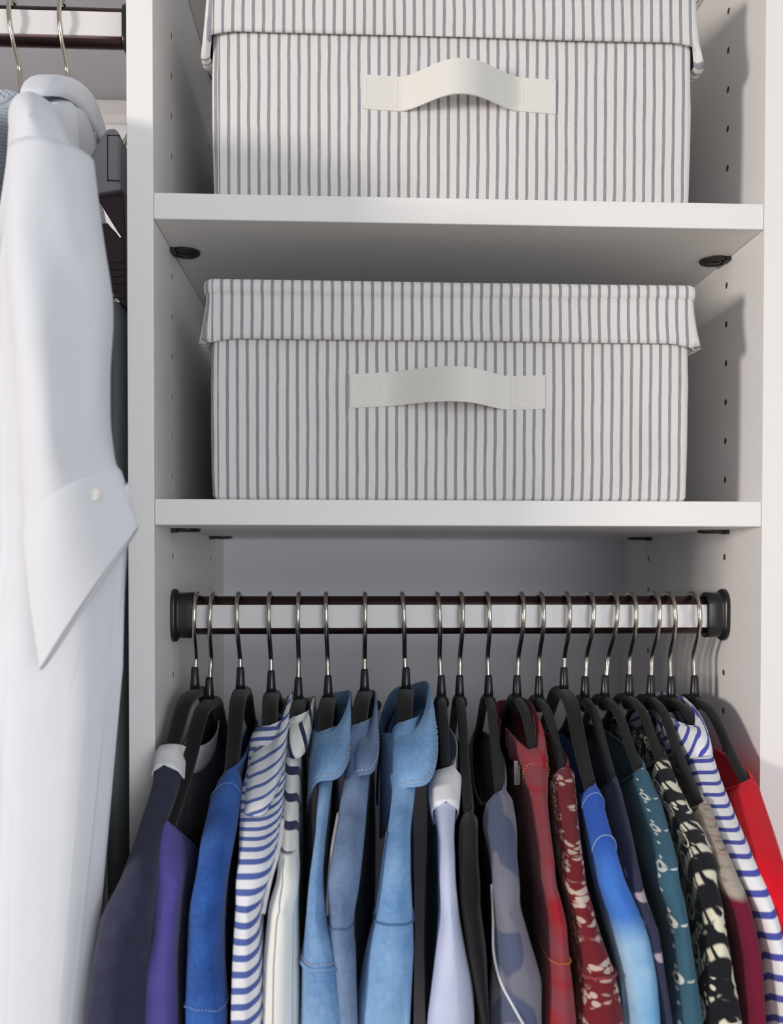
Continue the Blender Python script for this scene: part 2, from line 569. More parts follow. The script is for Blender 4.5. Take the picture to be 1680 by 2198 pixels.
def storage_box(label, x0, x1, z0, lid_b, lid_t, droop, strap_x0, strap_x1, strap_z, peak, seed):
    y0, y1 = 0.006, 0.320
    t = thing('storage_box', label, 'storage box', ((x0 + x1) / 2, (y0 + y1) / 2, z0), 'striped storage boxes')
    loop = rrect(x0, x1, y0, y1, 0.004)
    nz = lambda x, z, k: noise.noise(Vector((x * 9 + seed, z * 14, k)))
    rows = []
    H = lid_b + 0.02 - z0
    for dz, o in ((0.0, -0.004), (0.0008, -0.0015), (0.003, 0.0), ):
        rows.append(lambda x, y, u, n, dz=dz, o=o: (z0 + dz, o))
    for k in range(1, 9):
        q = k / 8
        rows.append(lambda x, y, u, n, q=q: (z0 + 0.003 + (H - 0.003) * q, 0.0012 * math.sin(PI * q) + 0.0008 * nz(u, q * 0.3, 1)))
    skirt(loop, rows, M_TICK, 'box_body', t, cap_bot=True)
    # lid: drooping skirt, seam, rolled rim, top
    lx0, lx1 = x0 - 0.0045, x1 + 0.0045
    loop = rrect(lx0, lx1, y0 - 0.0035, y1 + 0.003, 0.005)
    def bot(x, y, u, n):
        d = 0.0006 * nz(u, 0, 5)
        c = min(abs(x - lx0), abs(x - lx1))
        fy = (y - y0)
        if abs(n[0]) > 0.35:
            d -= droop * math.exp(-((fy - 0.006) / 0.035) ** 2) * abs(n[0])
        elif fy < 0.05:
            d -= 0.0035 * math.exp(-(c / 0.012) ** 2)
        return d
    rows = []
    rows.append(lambda x, y, u, n: (lid_b + bot(x, y, u, n) + 0.003, -0.0022))
    rows.append(lambda x, y, u, n: (lid_b + bot(x, y, u, n) + 0.0006, 0.0006))
    hs = lid_t - 0.0125
    for k in range(0, 8):
        q = k / 7
        def fn(x, y, u, n, q=q):
            c = min(abs(x - lx0), abs(x - lx1))
            flare = (1 - q) * (0.0022 + 0.0022 * nz(u, 0, 3)) + 0.0012 * nz(u, q * 0.2, 7)
            if abs(n[0]) > 0.35:
                flare += (1 - q) ** 2 * 0.0030
            return (lid_b + 0.001 + bot(x, y, u, n) * (1 - q) + (hs - lid_b - 0.001) * q, max(flare, -0.001))
        rows.append(fn)
    for dz, o in ((-0.0118, -0.0008), (-0.0108, 0.0010), (-0.006, 0.0016), (-0.002, 0.0008), (0.0, -0.0025)):
        rows.append(lambda x, y, u, n, dz=dz, o=o: (lid_t + dz + 0.0008 * nz(u, 0.4, 2), o))
    skirt(loop, rows, M_TICK, 'lid', t, cap_top=lid_t)
    # webbing strap handle, bowed out from the front
    yb = y0 - 0.0022
    n = 60
    V, U, F = [], [], []
    fl = 0.027
    hh = 0.0125
    for i in range(n + 1):
        q = i / n
        x = strap_x0 + (strap_x1 - strap_x0) * q
        a, b = strap_x0 + fl, strap_x1 - fl
        if a < x < b:
            w = (x - a) / (b - a)
            pk = peak
            ww = 0.5 * w / pk if w < pk else 0.5 + 0.5 * (w - pk) / (1 - pk)
            out = 0.0245 * (math.sin(PI * ww) ** 1.6)
        else:
            out = 0.0
        tilt = 0.0012 * math.sin(q * 7 + seed)
        for r_, (dy, dz) in enumerate(((0, -hh), (0.0, -hh * 0.4), (0.0, hh * 0.4), (0, hh), (0.0016, hh), (0.0016, -hh))):
            V.append((x, yb - out + dy, strap_z + dz + tilt)); U.append((x, dz))
    for i in range(n):
        for k in range(6):
            k2 = (k + 1) % 6
            F.append((i * 6 + k, i * 6 + k2, (i + 1) * 6 + k2, (i + 1) * 6 + k))
    F.append(tuple(range(5, -1, -1))); F.append(tuple(n * 6 + k for k in range(6)))
    hd = mobj('handle', V, F, M_WEB, t, uvs=U, smooth=False)
    hd['label'] = 'cream webbing strap handle'
    parts = []
    for xa, xb in ((strap_x0 + 0.002, strap_x0 + fl - 0.002), (strap_x1 - fl + 0.002, strap_x1 - 0.002)):
        za, zb = strap_z - hh + 0.0025, strap_z + hh - 0.0025
        for k in range(9):
            xx = xa + (xb - xa) * k / 9
            for z in (za, zb):
                parts.append(box_vf(xx, xx + (xb - xa) / 9 * 0.65, yb - 0.0004, yb + 0.0002, z - 0.0003, z + 0.0003))
        for k in range(8):
            z = za + (zb - za) * k / 8
            for xx in (xa, xb):
                parts.append(box_vf(xx - 0.0003, xx + 0.0003, yb - 0.0004, yb + 0.0002, z, z + (zb - za) / 8 * 0.65))
    V, F = join_vf(parts)
    mobj('stitching', V, F, M_THREAD, hd, smooth=False)['kind'] = 'stuff'

storage_box('blue striped fabric storage box with lid on the upper shelf', 0.0425, 0.3980, Z1 + 0.0002, 0.3885, 0.4330, 0.018, 0.152, 0.2955, 0.3490, 0.46, 3.1)
storage_box('blue striped fabric storage box with lid on the lower shelf, rolled rim showing', 0.0412, 0.3975, Z2 + 0.0002, 0.1655, 0.2105, 0.003, 0.1425, 0.2885, 0.1300, 0.60, 11.7)

# ---------------------------------------------------------------- hangers
AS = [0, .02, .035, .05, .066, .083, .1, .136, .18, .215, .26]
AZ = [0, 0, -.003, -.012, -.025, -.036, -.045, -.060, -.077, -.092, -.112]
def arm(s):
    """height of the shoulder line below the hanger neck, smoothed"""
    s = abs(s)
    return (interp(max(s - 0.006, 0), AS, AZ) + interp(s, AS, AZ) + interp(s + 0.006, AS, AZ)) / 3

def hanger(label, x, zn, hx, L, tip_x, wide, zc, group, g=None):
    """x, zn: neck; hx: where the hook crosses the rod; tip_x: x of the front shoulder tip"""
    t = thing('clothes_hanger', label, 'clothes hanger', (x, YR, zn - 0.10), group)
    dz = zc - ZR
    pts = [(0, zn + 0.0165), (0, zn + 0.024), (-0.0005, -0.0745 + dz), (-0.0052, -0.0665 + dz), (-0.0112, -0.0580 + dz), (-0.0160, -0.0470 + dz),
           (-0.0165, -0.0390 + dz), (-0.0145, -0.0305 + dz), (-0.0085, -0.0243 + dz), (0.0, -0.0229 + dz), (0.0090, -0.0252 + dz), (0.0142, -0.033 + dz), (0.0152, -0.043 + dz)]
    zt, zb = -0.0229 + dz, zn
    P3 = []
    for dy, z in pts:
        w = min(max((z - zb) / (zt - zb), 0), 1)
        P3.append((x + (hx - x) * w, YR + dy, z))
    v, f = tube_vf(smooth_path(P3, 6), 0.0019, 10)
    mobj('hook', v, f, M_CHROME, t)
    v, f = tube_vf([(x, YR, zn - 0.001), (x, YR, zn + 0.004), (x, YR, zn + 0.0165), (x, YR, zn + 0.0178)], lambda q: 0.0040 if q < 0.2 else (0.0037 if q < 0.5 else (0.0030 if q < 0.9 else 0.0022)), 14)
    mobj('hook_sleeve', v, f, M_PLAST, t)
    # body: both arms, one sweep
    n = 44
    P3 = []
    Lh = L - 0.034
    for i in range(n + 1):
        s = -Lh + 2 * Lh * i / n
        xx = x + (tip_x - x) * (s / L if s > 0 else 0.6 * s / L)
        if g is not None and s > 0:
            s1 = g.sn + 0.008                            # from the neck opening on, the arm runs inside the shoulder
            xa = interp(-g.ridge(max(s, s1)), g.zs, g.xs)
            w = min(s / s1, 1.0)
            xx = x + (xa - x) * w
        P3.append((xx, YR - s, zn + arm(s) - 0.004 - 0.006 * max(0, (abs(s) - 0.10) / 0.10)))
    a = 0.0068 if wide else 0.0036
    b = 0.0042 if wide else 0.0040
    ta = lambda q: a * (0.62 + 0.38 * max(0, 1 - abs(2 * q - 1) * 1.2))
    if not wide:
        ta = lambda q: a
    v, f = tube_vf(P3, ta, 12, side=(1, 0, 0), ry=b)
    mobj('hanger_body', v, f, M_VELVET if wide else M_VELVET2, t)
    v, f = tube_vf([P3[0], (x, YR, zn - 0.098), P3[-1]], 0.0026, 8)
    mobj('trouser_bar', v, f, M_VELVET, t)
    if not wide:
        v, f = tube_vf([(x, YR, zn + 0.001), (x, YR, zn - 0.002), (x, YR, zn - 0.006), (x, YR, zn - 0.010), (x, YR, zn - 0.012)],
                       lambda q: (0.0035, 0.0058, 0.0066, 0.0050, 0.0020)[int(round(q * 4))], 14)
        mobj('neck_boss', v, f, M_VELVET2, t)
    return t

# ---------------------------------------------------------------- garments
class Garment:
    def __init__(self, name, label, cat, n, path, L, mat, sn=0.09, rx=0.012, dip=(-0.03, 0.004), seed=0, hem=-0.62, folds=1.0, rho=0.016, tau=0.010, group=None, back=0.20, hin=0.0045, fk=2.6, fa=1.0):
        self.fk, self.fa = fk, fa
        self.hin = hin
        self.n, self.path, self.L, self.sn, self.rx, self.dip, self.seed, self.hem = n, path, L, sn, rx, dip, seed, hem
        self.folds, self.rho, self.tau, self.back = folds, rho, tau, back
        self.zs = [-p[0] for p in path]
        self.xs = [p[1] for p in path]
        self.ws = [p[2] for p in path]
        self.tip_x = interp(-(n[1] + arm(L)), self.zs, self.xs)
        # front line: z -> s and arc length
        self.tab = []
        acc = 0.0
        pz, ps = None, None
        for i in range(161):
            s = 0.02 + (L - 0.02) * i / 160
            z = self.ridge(s)
            if pz is not None:
                acc += math.hypot(z - pz, s - ps)
            self.tab.append((-z, s, acc)); pz, ps = z, s
        self.tz = [q[0] for q in self.tab]; self.ts = [q[1] for q in self.tab]; self.ta = [q[2] for q in self.tab]
        self.t = thing(name, label, cat, (n[0], YR, hem), group)
        self.mat = mat
    def ridge(self, s):
        a = abs(s)
        Lm = self.L if s > 0 else self.back
        r = max(0.0, a - (Lm - 0.035)) / 0.035
        return self.n[1] + arm(a) + 0.0035 - 0.016 * r * r * r
    def sfront(self, z):
        return interp(-z, self.tz, self.ts)
    def varc(self, z):
        if -z >= self.tz[-1]:
            return self.ta[-1] + (-z - self.tz[-1])
        return interp(-z, self.tz, self.ta)
    def top(self, side, s):
        if abs(s) < self.sn:
            k = 1 - (s / self.sn) ** 2
            d = self.dip[0] if side < 0 else self.dip[1]
            return self.ridge(self.sn if s > 0 else -self.sn) * (1) + d * k ** 0.8
        return self.ridge(s)
    def pos(self, side, s, z, off=0.0):
        n0, z0 = self.n
        t = max(self.top(side, s) - z, 0.0)
        hw = interp(-z, self.zs, self.ws)
        xp = interp(-z, self.zs, self.xs)
        sf = self.sfront(z)
        if s >= 0:
            w = min(s / max(sf, 0.03), 1.0)
            w = w * w * (3 - 2 * w) * 0.5 + w * 0.5
            xc = n0 + (xp - n0) * w
        else:
            xc = n0 - (self.tip_x - n0) * 0.6 * (s / self.L) * -1
        Lm = self.L if s > 0 else self.back
        e = Lm - abs(s)
        rho = self.rho
        g = math.sqrt(max(0.0, 1 - (1 - min(e / rho, 1)) ** 2))
        q = 1.0 - min(max((sf - s - 0.022) / 0.055, 0.0), 1.0)
        lim = self.hin
        if hw > lim:
            hw = lim + (hw - lim) * q * q * (3 - 2 * q)
        if abs(s) < self.sn:
            o = self.rx * math.sqrt(max(0.0, 1 - (s / self.sn) ** 2))
            c0 = math.sqrt(max(0.0, 1 - (1 - min(t / self.tau, 1)) ** 2))
            h = o + (max(hw - o, 0)) * c0 * (1 - math.exp(-t / 0.03)) if o < hw else o + (hw - o) * (1 - math.exp(-t / 0.03))
            h = max(h, 0.0)
        else:
            h = hw * math.sqrt(max(0.0, 1 - (1 - min(t / self.tau, 1)) ** 2))
        h *= g
        amp = self.folds * min(t / 0.10, 1.0)
        sd = self.seed
        fx = amp * (0.0026 * noise.noise(Vector((s * 22, z * 5, sd))) + 0.0012 * noise.noise(Vector((s * 60, z * 14, sd + 9))))
        hs = 1 + 0.22 * amp * noise.noise(Vector((s * 26 + side * 7, z * 7, sd + 3)))
        # folds running down the front edge
        phi = (PI / 2) * min(e / rho, 1)
        fy = 0.0
        if s > 0:
            fy = -0.0022 * self.fa * amp * math.sin(self.fk * side * phi + 1.3 * sd + 9 / self.fa * z) * math.cos(phi) ** 0.6 - 0.0015 * amp * noise.noise(Vector((side * phi * 1.5, z * 22, sd + 21)))
        x = xc + side * (h * hs + off * min(1.0, h / 0.003)) + fx
        y = YR - s + fy - (off * (1 - min(e / rho, 1)) if s > 0 else 0)
        return (x, y, z + (off * max(0, 1 - t / self.tau) if abs(s) > self.sn else 0))
    def uvof(self, side, s, z):
        d = max(self.sfront(z) - s, 0.0)
        t = max(self.top(side, s) - z, 0)
        hw = interp(-z, self.zs, self.ws)
        lat = hw * math.sin(min(d / self.rho, 1) * PI / 2) + max(d - self.rho * 0.6, 0)
        return (side * lat, -self.varc(z))
    def columns(self):
        L, rho, B = self.L, self.rho, self.back
        ss = []
        for k in range(9):
            ss.append(-B + rho * (1 - math.cos(PI / 2 * k / 8)))
        n = 40
        a, b = -B + rho, L - rho
        for k in range(1, n):
            ss.append(a + (b - a) * k / n)
        for k in range(8, -1, -1):
            ss.append(L - rho * (1 - math.cos(PI / 2 * k / 8)))
        for q in (self.sn, -self.sn):
            i = min(range(len(ss)), key=lambda j: abs(ss[j] - q))
            if 9 <= i < len(ss) - 9:
                ss[i] = q
        return ss
    def rows(self):
        r = [0, .0006, .002, .004, .0065, .0095, .013, .018, .025, .033, .043, .055, .068, .082, .098, .115, .135, .16, .20, .26, .34, .45]
        return r
    def body(self, mats=None, split=None):
        V, U, F = [], [], []
        ss = self.columns(); rr = self.rows()
        nc, nr = len(ss), len(rr)
        fm = []
        for side in (-1, 1):
            o = len(V)
            for s in ss:
                tp = self.top(side, s)
                full = tp - self.hem
                for r in rr:
                    z = tp - (r if r < 0.45 else full) if r < full else self.hem
                    V.append(self.pos(side, s, z)); U.append(self.uvof(side, s, z))
            for i in range(nc - 1):
                for j in range(nr - 1):
                    a = o + i * nr + j
                    q = (a, a + 1, a + nr + 1, a + nr)
                    F.append(q if side > 0 else q[::-1])
        self.obj = mobj('garment_body', V, F, self.mat, self.t, uvs=U, weld=0.00005)
        return self
    def part(self, name, vf, mat, smooth=True, label=None, uvs=None, parent=None):
        o = mobj(name, vf[0], vf[1], mat, parent or self.t, smooth=smooth, uvs=uvs)
        if label:
            o['label'] = label
        return o
    def band(self, b, bw, mat, name='neckband', off=0.0012, label=None):
        """facing round the neck opening, b deep, reaching bw past the neck along the shoulder"""
        V, U, F = [], [], []
        m_ = 30
        lim = self.sn + bw
        js = 8
        for side in (-1, 1):
            o = len(V)
            for i in range(m_ + 1):
                a = -PI / 2 + PI * i / m_
                s = lim * math.sin(a)
                if s < 0 and abs(s) > self.back:
                    s = -self.back
                ex = max(0.0, abs(s) - self.sn) / bw
                bb = b * math.sqrt(max(0.0, 1 - ex * ex))
                tp = self.top(side, s)
                for j in range(js + 1):
                    z = tp - bb * (j / js) ** 1.5
                    V.append(self.pos(side, s, z, off)); U.append((s, z))
            for i in range(m_):
                for j in range(js):
                    q0 = o + i * (js + 1) + j
                    q = (q0, q0 + 1, q0 + js + 2, q0 + js + 1)
                    F.append(q if side > 0 else q[::-1])
        o = mobj(name, V, F, mat, self.t, uvs=U, weld=0.00002)
        sd = o.modifiers.new('thickness', 'SOLIDIFY'); sd.thickness = 0.0012; sd.offset = -1
        if label:
            o['label'] = label
        return o
    def binding(self, mat, r=0.0013, name='neck_binding'):
        P = []
        m_ = 24
        for side, rng in ((-1, range(m_ + 1)), (1, range(m_ - 1, 0, -1))):
            for i in rng:
                s = self.sn * math.sin(-PI / 2 + PI * i / m_) * 0.995
                P.append(Vector(self.pos(side, s, self.top(side, s) - 0.0005)))
        P.append(P[0])
        return self.part(name, tube_vf(P, r, 6), mat)
    def ring(self, s=None, z=None, r=0.0006, mat=None, name='seam', reach=0.035, side_reach=(1, 1), off=0.0006, dash=False):
        """seam across the shoulder at distance s, or round the sleeve front at height z"""
        P = []
        if s is not None:
            zt = self.ridge(s)
            for k in range(-14, 15):
                t = reach * (abs(k) / 14) ** 1.4
                sd = 1 if k >= 0 else -1
                P.append(self.pos(sd, s, zt - t, off))
        else:
            rh = self.rho
            for k in range(-16, 17):
                q = abs(k) / 16
                e = rh * (1 - math.cos(PI / 2 * min(q / 0.6, 1))) + max(0, q - 0.6) / 0.4 * reach
                P.append(self.pos(1 if k >= 0 else -1, self.sfront(z) - e, z - 0.004 * q, off))
        if dash:
            parts = []
            pp = smooth_path(P, 4)
            for i in range(0, len(pp) - 3, 4):
                parts.append(tube_vf(pp[i:i + 3], r, 5))
            vf = join_vf(parts)
        else:
            vf = tube_vf(P, r, 6)
        return self.part(name, vf, mat)
    def cord(self, pts, r, mat, name='piping', dash=False):
        """line down the front of the sleeve: pts of (z, phi) with phi in -1..1 across the edge"""
        P = []
        for z, ph in pts:
            e = self.rho * (1 - math.cos(PI / 2 * min(abs(ph), 1)))
            P.append(self.pos(1 if ph >= 0 else -1, self.sfront(z) - e, z, r * 0.6))
        pp = smooth_path(P, 8)
        if dash:
            vf = join_vf([tube_vf(pp[i:i + 3], r, 5) for i in range(0, len(pp) - 3, 4)])
        else:
            vf = tube_vf(pp, r, 6)
        return self.part(name, vf, mat)
    def collar(self, mat, cx, rx, ry, zt, zo, rxo, ryo, thread=None, gap=0.22, stand=0.022, name='collar', wav=0.0, point=0.0):
        """folded collar round the neck. zt / zo: heights of fold line and outer edge at (near, back of neck, far, throat)"""
        n = 56
        V, U, F = [], [], []
        a0 = -PI / 2 + gap
        a1 = PI * 1.5 - gap
        def four(v, a):                       # a: 0 near the camera, pi/2 back of the neck (+x), pi far, -pi/2 throat (-x)
            c, s = math.cos(a), math.sin(a)
            w = [max(c, 0) ** 2, max(s, 0) ** 2, max(-c, 0) ** 2, max(-s, 0) ** 2]
            return sum(q * u for q, u in zip(w, v))
        nrow = 10
        edge = []
        for i in range(n + 1):
            a = a0 + (a1 - a0) * i / n
            c, s = math.cos(a), math.sin(a)
            top, out = four(zt, a), four(zo, a)
            end = math.exp(-(min(i, n - i) / 5.0) ** 2)
            out -= point * end
            prof = [(0.93, 0.93, top - stand, 0), (0.95, 0.95, top - stand * 0.4, 0), (0.98, 0.985, top - 0.0015, 0), (1.0, 1.0, top, 0), (1.04, 1.015, top - 0.0008, 0)]
            for k in range(1, nrow - 4):
                q = k / (nrow - 5)
                e = q ** 0.85
                rr = 1 + (rxo / rx - 1) * e
                ryy = 1 + (ryo / ry - 1) * e
                bulge = math.sin(PI * q) * 0.004
                z = top + (out - top) * (q ** 1.25) + bulge * 0.7
                prof.append((rr, ryy, z, q))
            for (fx, fy, z, q) in prof:
                wv = wav * q * math.sin(5 * a + self.seed)
                ex = 1.0 - 0.36 * min(q * 1.6, 1.0)
                sc = lambda t: math.copysign(abs(t) ** ex, t)
                V.append((cx + sc(s) * (rx * fx + wv), YR - sc(c) * (ry * fy), z + wv * 0.5))
                U.append((a * 0.05, z))
            edge.append((V[-1], V[-2]))
        m_ = len(V) // (n + 1)
        for i in range(n):
            for j in range(m_ - 1):
                q0 = i * m_ + j
                F.append((q0, q0 + m_, q0 + m_ + 1, q0 + 1))
        o = mobj(name, V, F, mat, self.t, uvs=U)
        sd = o.modifiers.new('thickness', 'SOLIDIFY'); sd.thickness = 0.0014; sd.offset = 0
        if thread is not None:
            parts = []
            line = []
            for (e, p) in edge:
                e, p = Vector(e), Vector(p)
                d = (p - e).normalized()
                q = e + d * 0.0042
                outw = Vector((q.x - cx, (q.y - YR) * 0.3, 0.006)).normalized()
                line.append(q + outw * 0.0014)
            pp = smooth_path(line, 5)
            for i in range(0, len(pp) - 4, 5):
                parts.append(tube_vf(pp[i:i + 4], 0.00045, 5))
            vf = join_vf(parts)
            mobj('topstitching', vf[0], vf[1], thread, o)
            rim = tube_vf([Vector(e) for e, p in edge], 0.0011, 6)
            mobj('collar_edge', rim[0], rim[1], mat, o)
        return o

G = {
    1: dict(n=(0.0173,-0.0999),hx=0.0164,L=0.22,path=[(-0.138, 0.0122, 0.0083), (-0.1544, 0.0159, 0.0091), (-0.1724, 0.0151, 0.0076), (-0.1887, 0.0165, 0.0103), (-0.2068, 0.0113, 0.0147), (-0.2338, 0.006, 0.0148), (-0.2659, 0.0024, 0.0167)]),
    2: dict(n=(0.0289,-0.1082),hx=0.0328,L=0.2,path=[(-0.1707, 0.0231, 0.0046), (-0.1762, 0.026, 0.0059), (-0.1928, 0.0331, 0.0076), (-0.2207, 0.0316, 0.0074), (-0.2488, 0.0273, 0.0093), (-0.2766, 0.0275, 0.0104)]),
    3: dict(n=(0.0540,-0.1000),hx=0.0530,L=0.205,path=[(-0.1464, 0.0601, 0.0073), (-0.1587, 0.0592, 0.0101), (-0.1729, 0.0599, 0.011), (-0.1861, 0.0602, 0.009), (-0.2078, 0.0574, 0.0101), (-0.2358, 0.0553, 0.0099), (-0.2746, 0.0541, 0.0124)]),
    4: dict(n=(0.0788,-0.1028),hx=0.0782,L=0.205,path=[(-0.1453, 0.0832, 0.0136), (-0.1559, 0.0829, 0.0151), (-0.1691, 0.0849, 0.0141), (-0.1827, 0.0858, 0.0114), (-0.2054, 0.0823, 0.0079), (-0.2335, 0.0812, 0.009), (-0.2751, 0.08, 0.0101)]),
    5: dict(n=(0.1007,-0.1086),hx=0.1015,L=0.2,path=[(-0.1172, 0.1022, 0.008), (-0.1344, 0.1004, 0.0057), (-0.1581, 0.1019, 0.0052), (-0.177, 0.1038, 0.006), (-0.1935, 0.1055, 0.0067), (-0.2076, 0.1028, 0.0088), (-0.2388, 0.1014, 0.0108), (-0.2781, 0.1009, 0.0112)]),
    6: dict(n=(0.1249,-0.1068),hx=0.1234,L=0.205,path=[(-0.1341, 0.1236, 0.0087), (-0.1575, 0.1257, 0.0048), (-0.1763, 0.1242, 0.0037), (-0.1928, 0.1224, 0.0039), (-0.2145, 0.1229, 0.0063), (-0.2343, 0.1255, 0.0108), (-0.2456, 0.1264, 0.0126), (-0.2761, 0.1292, 0.0154)]),
    7: dict(n=(0.1545,-0.1020),hx=0.1548,L=0.205,path=[(-0.1331, 0.1487, 0.0095), (-0.1518, 0.1469, 0.0089), (-0.1743, 0.1423, 0.0096), (-0.1922, 0.1393, 0.0095), (-0.2203, 0.1362, 0.007), (-0.2373, 0.1376, 0.0084), (-0.2763, 0.1383, 0.0077)]),
    8: dict(n=(0.1884,-0.1006),hx=0.1848,L=0.205,path=[(-0.1329, 0.1831, 0.0095), (-0.1556, 0.1796, 0.008), (-0.1738, 0.1736, 0.0074), (-0.1926, 0.1712, 0.0084), (-0.2152, 0.1699, 0.0112), (-0.235, 0.1685, 0.0141), (-0.2769, 0.1657, 0.0169)]),
    9: dict(n=(0.2174,-0.1073),hx=0.2134,L=0.205,path=[(-0.1498, 0.2115, 0.0101), (-0.1623, 0.2077, 0.0088), (-0.177, 0.2049, 0.0052), (-0.1934, 0.2028, 0.0047), (-0.2158, 0.2037, 0.0057), (-0.2356, 0.2045, 0.0092), (-0.2555, 0.2063, 0.013), (-0.2777, 0.2067, 0.0156)]),
    10: dict(n=(0.2324,-0.1073),hx=0.2329,L=0.205,path=[(-0.1691, 0.2225, 0.0063), (-0.1855, 0.2174, 0.0059), (-0.2074, 0.2164, 0.0057), (-0.2359, 0.2207, 0.0057), (-0.2781, 0.2261, 0.0024)]),
    11: dict(n=(0.2562,-0.1075),hx=0.2540,L=0.205,path=[(-0.161, 0.247, 0.0089), (-0.1738, 0.2419, 0.0116), (-0.1856, 0.2393, 0.0088), (-0.2078, 0.2381, 0.0081), (-0.2363, 0.2428, 0.0121), (-0.2534, 0.2457, 0.015), (-0.2785, 0.2443, 0.015)]),
    12: dict(n=(0.2796,-0.1076),hx=0.2824,L=0.205,path=[(-0.1417, 0.2798, 0.0104), (-0.1545, 0.2766, 0.008), (-0.1629, 0.2742, 0.0054), (-0.1775, 0.2697, 0.0041), (-0.1941, 0.2655, 0.0036), (-0.2168, 0.2698, 0.005), (-0.2368, 0.2706, 0.0057), (-0.2791, 0.2733, 0.0089)]),
    13: dict(n=(0.2978,-0.1084),hx=0.2982,L=0.205,path=[(-0.1506, 0.298, 0.0085), (-0.1633, 0.2928, 0.0081), (-0.178, 0.2864, 0.0069), (-0.1947, 0.2814, 0.0064), (-0.2228, 0.2877, 0.0072), (-0.2515, 0.2957, 0.0108), (-0.2796, 0.2987, 0.0137)]),
    14: dict(n=(0.3186,-0.1012),hx=0.3194,L=0.205,path=[(-0.1556, 0.3103, 0.0065), (-0.1679, 0.3064, 0.0073), (-0.1834, 0.3036, 0.0069), (-0.1945, 0.304, 0.0079), (-0.2089, 0.3098, 0.0108), (-0.2232, 0.3157, 0.0122), (-0.2463, 0.3216, 0.0122), (-0.2802, 0.3254, 0.0115)]),
    15: dict(n=(0.3361,-0.1086),hx=0.3392,L=0.205,path=[(-0.1542, 0.3314, 0.0037), (-0.1694, 0.3262, 0.0048), (-0.1868, 0.32, 0.0037), (-0.2004, 0.3191, 0.0043), (-0.2234, 0.3279, 0.0043), (-0.2805, 0.3388, 0.0033)]),
    16: dict(n=(0.3528,-0.1079),hx=0.3590,L=0.205,path=[(-0.1496, 0.3539, 0.006), (-0.1634, 0.3519, 0.0074), (-0.1783, 0.3468, 0.0062), (-0.195, 0.34, 0.0065), (-0.2237, 0.3452, 0.0058), (-0.2525, 0.3483, 0.0072), (-0.2807, 0.3514, 0.0087)]),
    17: dict(n=(0.3730,-0.1073),hx=0.3733,L=0.205,path=[(-0.1434, 0.3728, 0.0061), (-0.1592, 0.3696, 0.0075), (-0.1781, 0.3687, 0.0085), (-0.1953, 0.3631, 0.0065), (-0.2241, 0.3669, 0.0073), (-0.2529, 0.3708, 0.0094), (-0.2812, 0.3754, 0.0124)]),
    18: dict(n=(0.3910,-0.1081),hx=0.3928,L=0.205,path=[(-0.1658, 0.3857, 0.0062), (-0.1785, 0.3795, 0.0057), (-0.192, 0.3774, 0.0066), (-0.2128, 0.3835, 0.0065), (-0.2388, 0.3896, 0.0066), (-0.2816, 0.3928, 0.0066)]),
    19: dict(n=(0.4082,-0.1090),hx=0.4045,L=0.205,path=[(-0.1247, 0.4112, 0.0073), (-0.1491, 0.4043, 0.0087), (-0.1699, 0.3965, 0.0097), (-0.1875, 0.3922, 0.0075), (-0.2102, 0.3973, 0.0073), (-0.2391, 0.4049, 0.0073), (-0.282, 0.4118, 0.0095)]),
    20: dict(n=(0.4278,-0.1083),hx=0.4248,L=0.205,path=[(-0.1557, 0.4285, 0.0068), (-0.1698, 0.4185, 0.0097), (-0.1873, 0.4053, 0.012), (-0.2104, 0.409, 0.0117), (-0.2539, 0.427, 0.0147), (-0.2825, 0.436, 0.0117)]),
}

WIDE = {1, 2, 3, 4, 5, 6, 7, 8, 14}

# fabrics
F_NAVY = cloth('navy_wool', plain((40, 41, 62), (58, 60, 82), 120))
F_WHITE = cloth('white_cotton', plain((226, 226, 228), (236, 236, 238)))
F_SHIRT = cloth('white_shirting', plain((212, 215, 222), (218, 221, 228)), crease=0.06)
F_PURPLE = cloth('purple_jersey', plain((88, 80, 158), (110, 102, 182)))
F_ROYAL = cloth('royal_blue_linen', denim((32, 68, 138), (56, 106, 184)))
F_STR1 = cloth('white_cloth_blue_stripes', stripes(0.0098, 0.42, (224, 226, 232), (78, 98, 164), slant=-0.42))
F_STR1B = cloth('white_collar_blue_stripes', stripes(0.0062, 0.28, (222, 223, 228), (84, 104, 165), slant=-0.16))
F_DEN1 = cloth('light_denim', denim((86, 128, 178), (140, 176, 214)))
F_DEN2 = cloth('grey_denim', denim((80, 104, 140), (122, 144, 176)))
F_DEN3 = cloth('mid_blue_denim', denim((84, 130, 182), (136, 174, 214)))
F_LAV = cloth('pale_lavender_cotton', plain((182, 192, 222), (204, 210, 234), 40))
F_BLACK = cloth('black_jersey', plain((14, 13, 16), (24, 22, 26)))
F_RED = cloth('bright_red_knit', plain((206, 10, 32), (222, 22, 42)))
F_STR2 = cloth('white_jersey_blue_stripes', stripes(0.0128, 0.34, (238, 238, 242), (78, 86, 172), slant=-0.45))
F_STR2B = cloth('white_jersey_blue_stripes_neck', stripes(0.0105, 0.34, (234, 234, 240), (78, 86, 172), slant=-0.5))
F_FLOR = cloth('burgundy_floral', floral((112, 30, 40), (210, 196, 182), (180, 150, 138), 58, 0.44))

